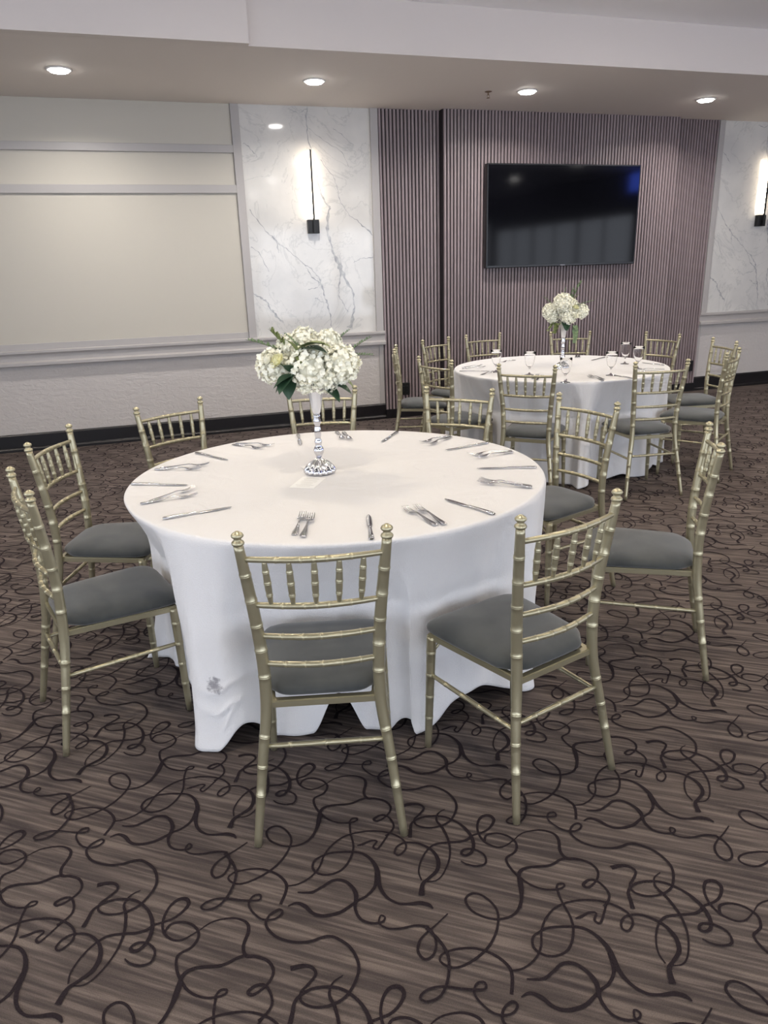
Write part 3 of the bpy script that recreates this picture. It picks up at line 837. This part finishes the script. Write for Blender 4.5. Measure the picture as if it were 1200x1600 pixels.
# ------------------------------------------------------------------ flatware
def plate_strip(bm, st, mi=0):
    """st = list of (x, halfwidth, z, thickness) along the length"""
    prev = None
    for x, hw, z, th in st:
        prof = [(-hw, z), (-hw*.6, z+th), (hw*.6, z+th), (hw, z), (hw*.6, z-th*.35), (-hw*.6, z-th*.35)]
        cur = [bm.verts.new((x, y, zz)) for y, zz in prof]
        if prev:
            for k in range(6):
                f = bm.faces.new((prev[k], prev[(k+1) % 6], cur[(k+1) % 6], cur[k])); f.smooth = True
        else: bm.faces.new(cur[::-1])
        prev = cur
    bm.faces.new(prev)
def make_fork():
    o = empty('table_fork')
    bm = bmesh.new()
    plate_strip(bm, [(0, .008, .0025, .0022), (.006, .0105, .0028, .0026), (.03, .0105, .0035, .0026), (.06, .007, .005, .0026), (.09, .0038, .008, .0024), (.118, .0034, .010, .0024), (.130, .0055, .0085, .002), (.140, .0120, .006, .0016), (.150, .0132, .004, .0014), (.155, .0132, .0038, .0013)])
    hnd = obj('handle', bm, M['silver'], o)
    for k in range(4):
        y = (k-1.5)*.0074
        bm = bmesh.new()
        plate_strip(bm, [(.153, .0026, .0038, .0012), (.165, .0022, .0036, .0012), (.18, .0019, .005, .0012), (.195, .0015, .009, .001), (.202, .0007, .0115, .0006)])
        for v_ in bm.verts: v_.co.y += y*(1-(v_.co.x-.153)*1.2)
        obj('tine', bm, M['silver'], o)
    return o
def make_knife():
    o = empty('table_knife')
    bm = bmesh.new()
    plate_strip(bm, [(0, .006, .003, .003), (.005, .0095, .0035, .0042), (.03, .0088, .004, .0042), (.08, .0062, .004, .0036), (.105, .0055, .004, .0032), (.112, .0075, .004, .0034), (.117, .006, .004, .0028)])
    obj('handle', bm, M['silver'], o)
    bm = bmesh.new()
    plate_strip(bm, [(.115, .0045, .0035, .0014), (.125, .0085, .0032, .0010), (.18, .0095, .0030, .0009), (.21, .0085, .0030, .0008), (.226, .005, .0030, .0007), (.233, .001, .0030, .0005)])
    obj('blade', bm, M['silver'], o)
    return o
fork0 = make_fork(); knife0 = make_knife(); used = {'f': False, 'k': False}
def lay(kind, h, tip, lab, grp, dz=0.0, both=False):
    src = fork0 if kind == 'f' else knife0
    o = src if not used[kind] else copy_tree(src); used[kind] = True
    a = on_z(h[0], h[1], ZT+.003); b = on_z(tip[0], tip[1], ZT+.006)
    an = math.atan2(b.y-a.y, b.x-a.x)
    mid = (a+b)/2; Ln = .202 if kind == 'f' else .233
    o.location = (mid.x-math.cos(an)*Ln/2, mid.y-math.sin(an)*Ln/2, ZT+.0012+dz)
    o.rotation_euler = (0, 0, an)
    tag(o, lab, 'fork' if kind == 'f' else 'knife', grp)
seat_of = {1: 'the far-left side-on chair', 2: 'the second chair from the left', 3: 'the chair by the plaster wall', 4: 'the chair behind the near vase', 5: 'the chair before the far table', 6: 'the chair behind the right rim', 7: 'the side-on chair on the right', 8: 'the foreground right chair', 9: 'the chair nearest the camera'}
F1 = [(1, (224, 786.7), (304.6, 773), (229.6, 786), (310, 760.4)), (2, (241.8, 733.5), (316, 732.5), (255, 732), (323, 726)), (3, (364, 694.5), (412, 701), (373, 694), (423.6, 696)),
      (4, (526, 674.5), (537, 686.5), (537, 676), (548, 688)), (5, (698, 682), (662, 690), (703, 684), (671, 695)), (6, (796, 705), (734, 710), (797, 707.5), (744, 715)),
      (7, (838.6, 761), (742.5, 747.7), (827, 762), (750, 754)), (8, (681.5, 821), (632, 793), (698, 822), (647.5, 790)), (9, (459, 838.3), (474.7, 800), (471.8, 842.5), (488, 803))]
side = {1: ('farther', 'nearer'), 2: ('nearer', 'farther'), 3: ('nearer', 'farther'), 4: ('left', 'right'), 5: ('farther', 'nearer'), 6: ('farther', 'nearer'), 7: ('upper', 'lower'), 8: ('left', 'right'), 9: ('left', 'right')}
for i, a, b, c, d_ in F1:
    lay('f', a, b, 'silver fork, %s of the pair set for %s' % (side[i][0], seat_of[i]), 'forks on the near table')
    lay('f', c, d_, 'silver fork, %s of the pair set for %s' % (side[i][1], seat_of[i]), 'forks on the near table', .0022)
K1 = [((260.7, 810), (356, 792), 'at the front left, pointing right'), ((207, 756.7), (292, 756.7), 'at the left rim, lying level'), ((306.6, 708), (355.6, 717.6), 'at the far left rim'), ((466, 680), (469.5, 694), 'at the far rim, left of the vase'),
      ((621.4, 674.6), (595.6, 690), 'at the far rim, right of the vase'), ((762, 692.4), (696.5, 702.3), 'at the far right rim'), ((834.5, 730.7), (749, 730.7), 'at the right rim, lying level'), ((766.5, 802.3), (700, 780), 'at the front right, between two fork pairs'), ((580, 839), (576, 806.6), 'at the front rim, pointing away from the camera')]
for h, t_, lab in K1: lay('k', h, t_, 'knife on the near table ' + lab, 'knives on the near table')
F2 = [((718, 575), (757, 570), 'at the left rim, farther fork of the pair'), ((721, 576.5), (760, 573), 'at the left rim, nearer fork of the pair'), ((747, 587), (776, 579), 'at the near left, pointing to the glass'), ((803, 563), (784, 565.5), 'at the far left, behind the left glass'),
      ((901, 554.5), (900, 559), 'at the far rim, left fork of the end-on pair'), ((905, 554.5), (904, 559), 'at the far rim, right fork of the end-on pair'), ((830, 594), (842, 584), 'at the near rim, left fork of the pair'), ((836, 595), (849, 586), 'at the near rim, right fork of the pair'),
      ((948, 596), (914, 587), 'at the near right, left fork of the pair'), ((945, 593), (920, 586), 'at the near right, right fork of the pair'), ((1034, 577), (998, 577), 'at the right rim, farther fork'), ((1034, 581), (999, 580), 'at the right rim, nearer fork')]
for h, t_, lab in F2: lay('f', h, t_, 'fork on the far table ' + lab, 'forks on the far table')
K2 = [((720, 580.5), (763, 579), 'at the left rim'), ((989, 592), (958, 585), 'at the near right rim'), ((1037, 571), (1003, 566), 'at the far right rim'), ((943, 559), (926, 562), 'at the far rim, right of the bouquet'), ((884, 601), (884, 590), 'at the near rim, in front of the vase')]
for h, t_, lab in K2: lay('k', h, t_, 'knife on the far table ' + lab, 'knives on the far table')

# ------------------------------------------------------------------ goblets
def make_goblet():
    o = empty('water_goblet')
    bm = bmesh.new(); lathe(bm, [(.0335, .0), (.0345, .0015), (.030, .004), (.012, .007), (.0062, .012)], 28); obj('foot', bm, M['glass'], o)
    bm = bmesh.new(); lathe(bm, [(.0062, .012), (.0048, .022), (.0075, .030), (.0048, .038), (.0065, .050), (.010, .055)], 20); obj('stem', bm, M['glass'], o)
    bm = bmesh.new(); lathe(bm, [(.006, .055), (.016, .060), (.0255, .072), (.0320, .092), (.0365, .118), (.0395, .145), (.0410, .165), (.0396, .1655), (.0382, .145), (.0352, .118), (.0305, .093), (.0238, .074), (.014, .063), (.0001, .060)], 32)
    bm.faces.ensure_lookup_table()
    obj('bowl', bm, M['glass'], o)
    return o
gob0 = make_goblet()
for i, ((px, py), lab) in enumerate([((827, 586), 'above the front left chair'), ((775, 582), 'farthest left, against the chair back'), ((976, 569), 'against the slats right of the bouquet'), ((996, 577), 'farthest right, beside the right-hand chair back'), ((954, 587), 'nearer, below the pair against the slats'), ((883, 598), 'directly in front of the vase')]):
    o = gob0 if i == 0 else copy_tree(gob0)
    p = on_z(px, py, ZT); o.location = (p.x, p.y, ZT+.0015)
    tag(o, 'clear goblet on the far table, ' + lab, 'glass', 'goblets on the far table')

# ------------------------------------------------------------------ vase and bouquet
def make_vase():
    o = empty('trumpet_vase')
    fl = lambda k, s, z: .085*math.cos(k*2*PI/s*16)
    bm = bmesh.new()
    lathe(bm, [(.0585, 0), (.060, .004), (.057, .014), (.050, .026), (.038, .038), (.024, .047), (.014, .053), (.0105, .060)], 96, flute=fl)
    obj('base', bm, M['mercury'], o)
    f8 = lambda k, s, z: .035*math.cos(k*2*PI/s*8)
    bm = bmesh.new()
    lathe(bm, [(.0105, .060), (.013, .068), (.0195, .080), (.0205, .090), (.0165, .100), (.0115, .106), (.0135, .114), (.0150, .122), (.0120, .130), (.0105, .136), (.0130, .150), (.0140, .165), (.0125, .178), (.0100, .188), (.0140, .196), (.0165, .206), (.0125, .216), (.0150, .224), (.0120, .232)], 48, flute=f8)
    obj('stem', bm, M['mercury'], o)
    f12 = lambda k, s, z: .02*math.cos(k*2*PI/s*10)
    bm = bmesh.new()
    lathe(bm, [(.0120, .232), (.0155, .240), (.0200, .262), (.0245, .290), (.0290, .318), (.0335, .342), (.0355, .352), (.0335, .352), (.0310, .340), (.0200, .290), (.0120, .250), (.0001, .244)], 60, flute=f12)
    obj('funnel', bm, M['funnel'], o)
    return o
def petal(bm, o, ax, nrm, ln, wd, cup, mi=0, nseg=3):
    """cupped petal from o along ax, facing nrm"""
    ax = ax.normalized(); sd = ax.cross(nrm).normalized(); nrm = sd.cross(ax).normalized()
    rows = []
    for i in range(nseg+1):
        t = i/nseg; w_ = wd*math.sin(PI*(.12+.80*t))**.7
        if i == nseg: w_ *= .75
        r = []
        for s in (-1, 0, 1):
            z = cup*(t*t) + (abs(s)*.22*wd)*(1 if t > .1 else 0)
            r.append(bm.verts.new(o+ax*(ln*t)+sd*(s*w_)+nrm*z))
        rows.append(r)
    for a, b in zip(rows[:-1], rows[1:]):
        for s in range(2):
            f = bm.faces.new((a[s], a[s+1], b[s+1], b[s])); f.smooth = True; f.material_index = mi
def basis(n_):
    a = Vector((0, 0, 1)) if abs(n_.z) < .9 else Vector((1, 0, 0))
    u_ = n_.cross(a).normalized(); return u_, n_.cross(u_).normalized()
def fib(n_):
    for i in range(n_):
        z = 1-2*(i+.5)/n_; r = math.sqrt(1-z*z); a = i*2.399963
        yield Vector((r*math.cos(a), r*math.sin(a), z))
def hydrangea_mesh(seed):
    rnd = random.Random(seed); bm = bmesh.new()
    bmesh.ops.create_icosphere(bm, subdivisions=2, radius=.70)
    for f in bm.faces: f.smooth = True
    for d in fib(150):
        d = (d+Vector([rnd.uniform(-.09, .09) for _ in range(3)])).normalized()
        if d.z < -.85: continue
        u_, v_ = basis(d); ph = rnd.uniform(0, 6.28); rr = rnd.uniform(.72, 1.0)
        tilt = Vector([rnd.uniform(-.6, .6) for _ in range(3)])
        nn = (d+tilt).normalized()
        for k in range(4):
            a = ph+k*PI/2
            ax = (u_*math.cos(a)+v_*math.sin(a)+nn*rnd.uniform(.15, .55)).normalized()
            petal(bm, d*rr, ax, nn, rnd.uniform(.16, .23), rnd.uniform(.08, .115), rnd.uniform(-.06, .12))
    me = bpy.data.meshes.new('hydrangea_bloom'); bm.to_mesh(me); bm.free(); me.materials.append(M['petal']); return me
def rose_mesh(seed, m_):
    rnd = random.Random(seed); bm = bmesh.new()
    for ring, (n_, tilt, rr, sz) in enumerate([(3, 1.35, .10, .5), (4, 1.15, .22, .6), (5, .95, .36, .68), (6, .65, .48, .7), (7, .30, .55, .72)]):
        for k in range(n_):
            a = 2*PI*(k+.37*ring)/n_+rnd.uniform(-.15, .15)
            out = Vector((math.cos(a), math.sin(a), 0))
            ax = (out*math.cos(tilt)+Vector((0, 0, 1))*math.sin(tilt)).normalized()
            nn = (-out*math.sin(tilt)+Vector((0, 0, 1))*math.cos(tilt))
            petal(bm, out*rr*.55+Vector((0, 0, -.25+.06*(4-ring))), ax, nn, sz, sz*.55, sz*.28, 0, 4)
    me = bpy.data.meshes.new('rose_bloom'); bm.to_mesh(me); bm.free(); me.materials.append(m_)
    return me
def leaf_mesh(m_, ln=1.0, wd=.33, droop=-.25):
    bm = bmesh.new(); rows = []
    for i in range(9):
        t = i/8; w_ = wd*math.sin(PI*min(.999, t**.8))**.8 if 0 < i < 8 else .01
        rows.append([bm.verts.new((t*ln, s*w_, droop*t*t*ln+abs(s)*w_*.3)) for s in (-1, -.5, 0, .5, 1)])
    for a, b in zip(rows[:-1], rows[1:]):
        for s in range(4):
            f = bm.faces.new((a[s], b[s], b[s+1], a[s+1])); f.smooth = True
    me = bpy.data.meshes.new('leaf'); bm.to_mesh(me); bm.free(); me.materials.append(m_); return me
def sprig_mesh(seed, n_, size, m_, round_=.7):
    rnd = random.Random(seed); bm = bmesh.new()
    pts = [Vector((t, .10*math.sin(t*3), -.18*t*t)) for t in [i/10 for i in range(11)]]
    tube(bm, pts, [.012*(1-.6*i/10) for i in range(11)], 5, True, [1]*10)
    for i in range(n_):
        t = .25+.75*i/n_; p = Vector((t, .10*math.sin(t*3), -.18*t*t))
        for s in (-1, 1):
            ax = Vector((.45, s*rnd.uniform(.6, 1), rnd.uniform(-.3, .5)))
            petal(bm, p, ax, Vector((rnd.uniform(-.4, .2), 0, 1)), size*(1.1-.5*t), size*round_*.5*(1.1-.5*t), .02)
    me = bpy.data.meshes.new('eucalyptus_sprig'); bm.to_mesh(me); bm.free(); me.materials.append(m_); me.materials.append(M['stemg']); return me
HY = [hydrangea_mesh(1), hydrangea_mesh(2), hydrangea_mesh(3)]
RO = [rose_mesh(1, M['petal_cream']), rose_mesh(2, M['petal'])]
LF = leaf_mesh(M['leaf'], 1.0, .42, -.3); LO = leaf_mesh(M['leaf_olive'], 1, .3, -.35)
SP = [sprig_mesh(1, 9, .16, M['euca'], 1.1), sprig_mesh(2, 11, .11, M['euca'], .9), sprig_mesh(3, 6, .30, M['leaf_olive'], 1.2)]
def child(name, me, parent, loc, dirv, scale, roll=0.0, axis='Z'):
    o = bpy.data.objects.new(name, me); C.objects.link(o); o.parent = parent
    q = Vector(dirv).to_track_quat(axis, 'Y')
    if axis == 'X': q = Vector(dirv).to_track_quat('X', 'Z')
    o.rotation_mode = 'QUATERNION'; o.rotation_quaternion = q
    if roll and axis == 'Z':
        from mathutils import Quaternion
        o.rotation_quaternion = q @ Quaternion((0, 0, 1), roll)
    o.location = loc; o.scale = (scale,)*3
    return o
def bouquet(loc, rz, lab, spec):
    o = tag(empty('flower_arrangement', loc, rz), lab, 'flowers', 'white flower arrangements in tall vases')
    stem0 = Vector((0, 0, -.10))
    bmS = bmesh.new()
    for kind, p, r in spec['blooms']:
        p = Vector(p); d = (p-Vector((0, 0, -.03))).normalized()
        if kind == 'h': child('hydrangea_bloom', random.choice(HY), o, p, d, r, random.uniform(0, 6))
        else: child('rose_bloom', RO[0] if kind == 'rc' else RO[1], o, p, d, r, random.uniform(0, 6))
        mid = Vector((p.x*.25, p.y*.25, .015))
        tube(bmS, [Vector((p.x*.05, p.y*.05, -.085)), Vector((p.x*.10, p.y*.10, -.01)), mid, p-d*r*.3], .0024, 6)
    for kind, p, d, s in spec['greens']:
        me = {'l': LF, 'o': LO, 's0': SP[0], 's1': SP[1], 's2': SP[2]}[kind]
        child('leaf' if kind in 'lo' else 'eucalyptus_sprig', me, o, p, d, s, axis='X')
        tube(bmS, [Vector((0, 0, -.08)), Vector(p)*.3+Vector((0, 0, -.01)), Vector(p)], .0014, 5)
    obj('stems', bmS, M['stemg'], o)
    return o
# local frame: +x to the photo's right, -y toward the camera, z above the vase rim
sp1 = dict(blooms=[
  ('h', (-.145, -.030, .085), .068), ('h', (-.005, -.085, .085), .078), ('h', (.108, -.055, .085), .072), ('h', (.045, -.075, .035), .052),
  ('h', (-.030, .010, .170), .052), ('h', (-.085, .000, .150), .050), ('h', (.060, .005, .160), .050), ('h', (.020, .060, .120), .070),
  ('h', (-.09, .075, .075), .060), ('h', (.10, .075, .080), .060), ('h', (-.03, -.06, .025), .045), ('h', (-.085, -.045, .030), .035),
  ('rc', (-.122, -.098, .108), .036), ('r', (-.160, -.088, .112), .030), ('h', (.018, -.05, .135), .045)],
 greens=[('l', (-.070, -.095, .060), (-.55, -.55, -.40), .092), ('l', (-.065, -.10, .050), (-.95, -.3, -.15), .085), ('l', (-.075, -.085, .045), (-.25, -.5, -.7), .08), ('l', (-.068, -.10, .060), (-.15, -.6, .75), .07),
         ('l', (.035, -.07, .005), (.8, -.4, -.35), .085), ('l', (.06, -.06, .015), (.95, -.2, -.15), .09), ('l', (-.09, .0, .03), (-.9, .1, -.4), .08),
         ('o', (-.045, -.105, .148), (.85, -.1, .50), .100), ('l', (-.030, -.115, .150), (.95, -.3, .15), .095), ('o', (-.05, -.09, .135), (-.3, -.2, .9), .065), ('o', (-.02, -.11, .165), (.95, -.2, .25), .095), ('o', (-.045, -.10, .13), (.2, -.6, -.3), .05),
         ('s1', (-.08, -.01, .12), (-.85, 0, .50), .175), ('s2', (-.09, -.01, .13), (-.40, 0, .75), .110), ('s1', (-.04, -.02, .13), (-.45, -.2, .80), .100),
         ('s1', (.06, 0, .13), (.55, 0, .70), .115), ('s1', (.09, .0, .10), (.95, 0, .22), .140), ('s1', (.1, 0, .09), (.80, 0, .80), .150),
         ('o', (.1, -.02, .03), (.8, -.2, -.25), .06), ('l', (.02, .1, .03), (.2, .9, -.3), .09), ('s0', (-.03, .1, .08), (-.3, .9, .3), .12)])
sp2 = dict(blooms=[
  ('h', (-.105, -.020, .090), .060), ('h', (-.085, -.03, .045), .045), ('h', (-.015, -.070, .15), .070), ('h', (.030, -.06, .055), .060), ('h', (-.02, 0, .165), .045), ('h', (.045, -.03, .135), .050),
  ('h', (.120, -.005, .085), .055), ('r', (.075, -.085, .060), .034), ('rc', (.075, -.055, .118), .032), ('h', (.0, .07, .14), .07), ('h', (-.07, .06, .09), .055), ('h', (.08, .07, .09), .055)],
 greens=[('s2', (-.06, -.03, .02), (-.55, -.3, -.55), .10), ('s2', (-.04, -.05, .02), (-.35, -.5, -.75), .105), ('l', (0, -.04, .02), (.35, -.6, -.55), .085), ('l', (.03, -.04, .01), (-.2, -.6, -.5), .07),
         ('s0', (.06, -.03, .02), (.15, -.3, -.9), .17), ('s0', (.04, 0, .13), (.25, 0, .95), .19), ('s0', (.03, .01, .13), (.1, 0, .95), .13), ('s1', (-.08, 0, .12), (-.6, 0, .8), .11), ('s1', (.09, 0, .12), (.85, 0, .45), .13), ('l', (.07, -.02, .12), (.7, -.2, .5), .06),
         ('s0', (-.01, 0, .17), (0, 0, 1), .09), ('o', (.05, .0, .15), (.4, 0, .9), .08)])
VZ = ZT+.0014
v0 = make_vase(); v0.location = (.590, 2.750, VZ+.0035); v0.rotation_euler = (0, 0, .2)
tag(v0, 'tall silver trumpet vase with ribbed foot at the centre of the near table', 'vase', 'silver trumpet vases')
v1 = copy_tree(v0); p = on_z(878, 576, ZT); v1.location = (p.x, p.y, VZ); v1.rotation_euler = (0, 0, 1.1)
tag(v1, 'tall silver trumpet vase standing on the far table', 'vase', 'silver trumpet vases')
bouquet((.590, 2.750, VZ+.0035+.340), YAW, 'round bouquet of white hydrangeas and cream roses in the vase on the near table', sp1)
bouquet((p.x, p.y, VZ+.340), YAW-.25, 'bouquet of white hydrangeas with hanging eucalyptus in the vase on the far table', sp2)
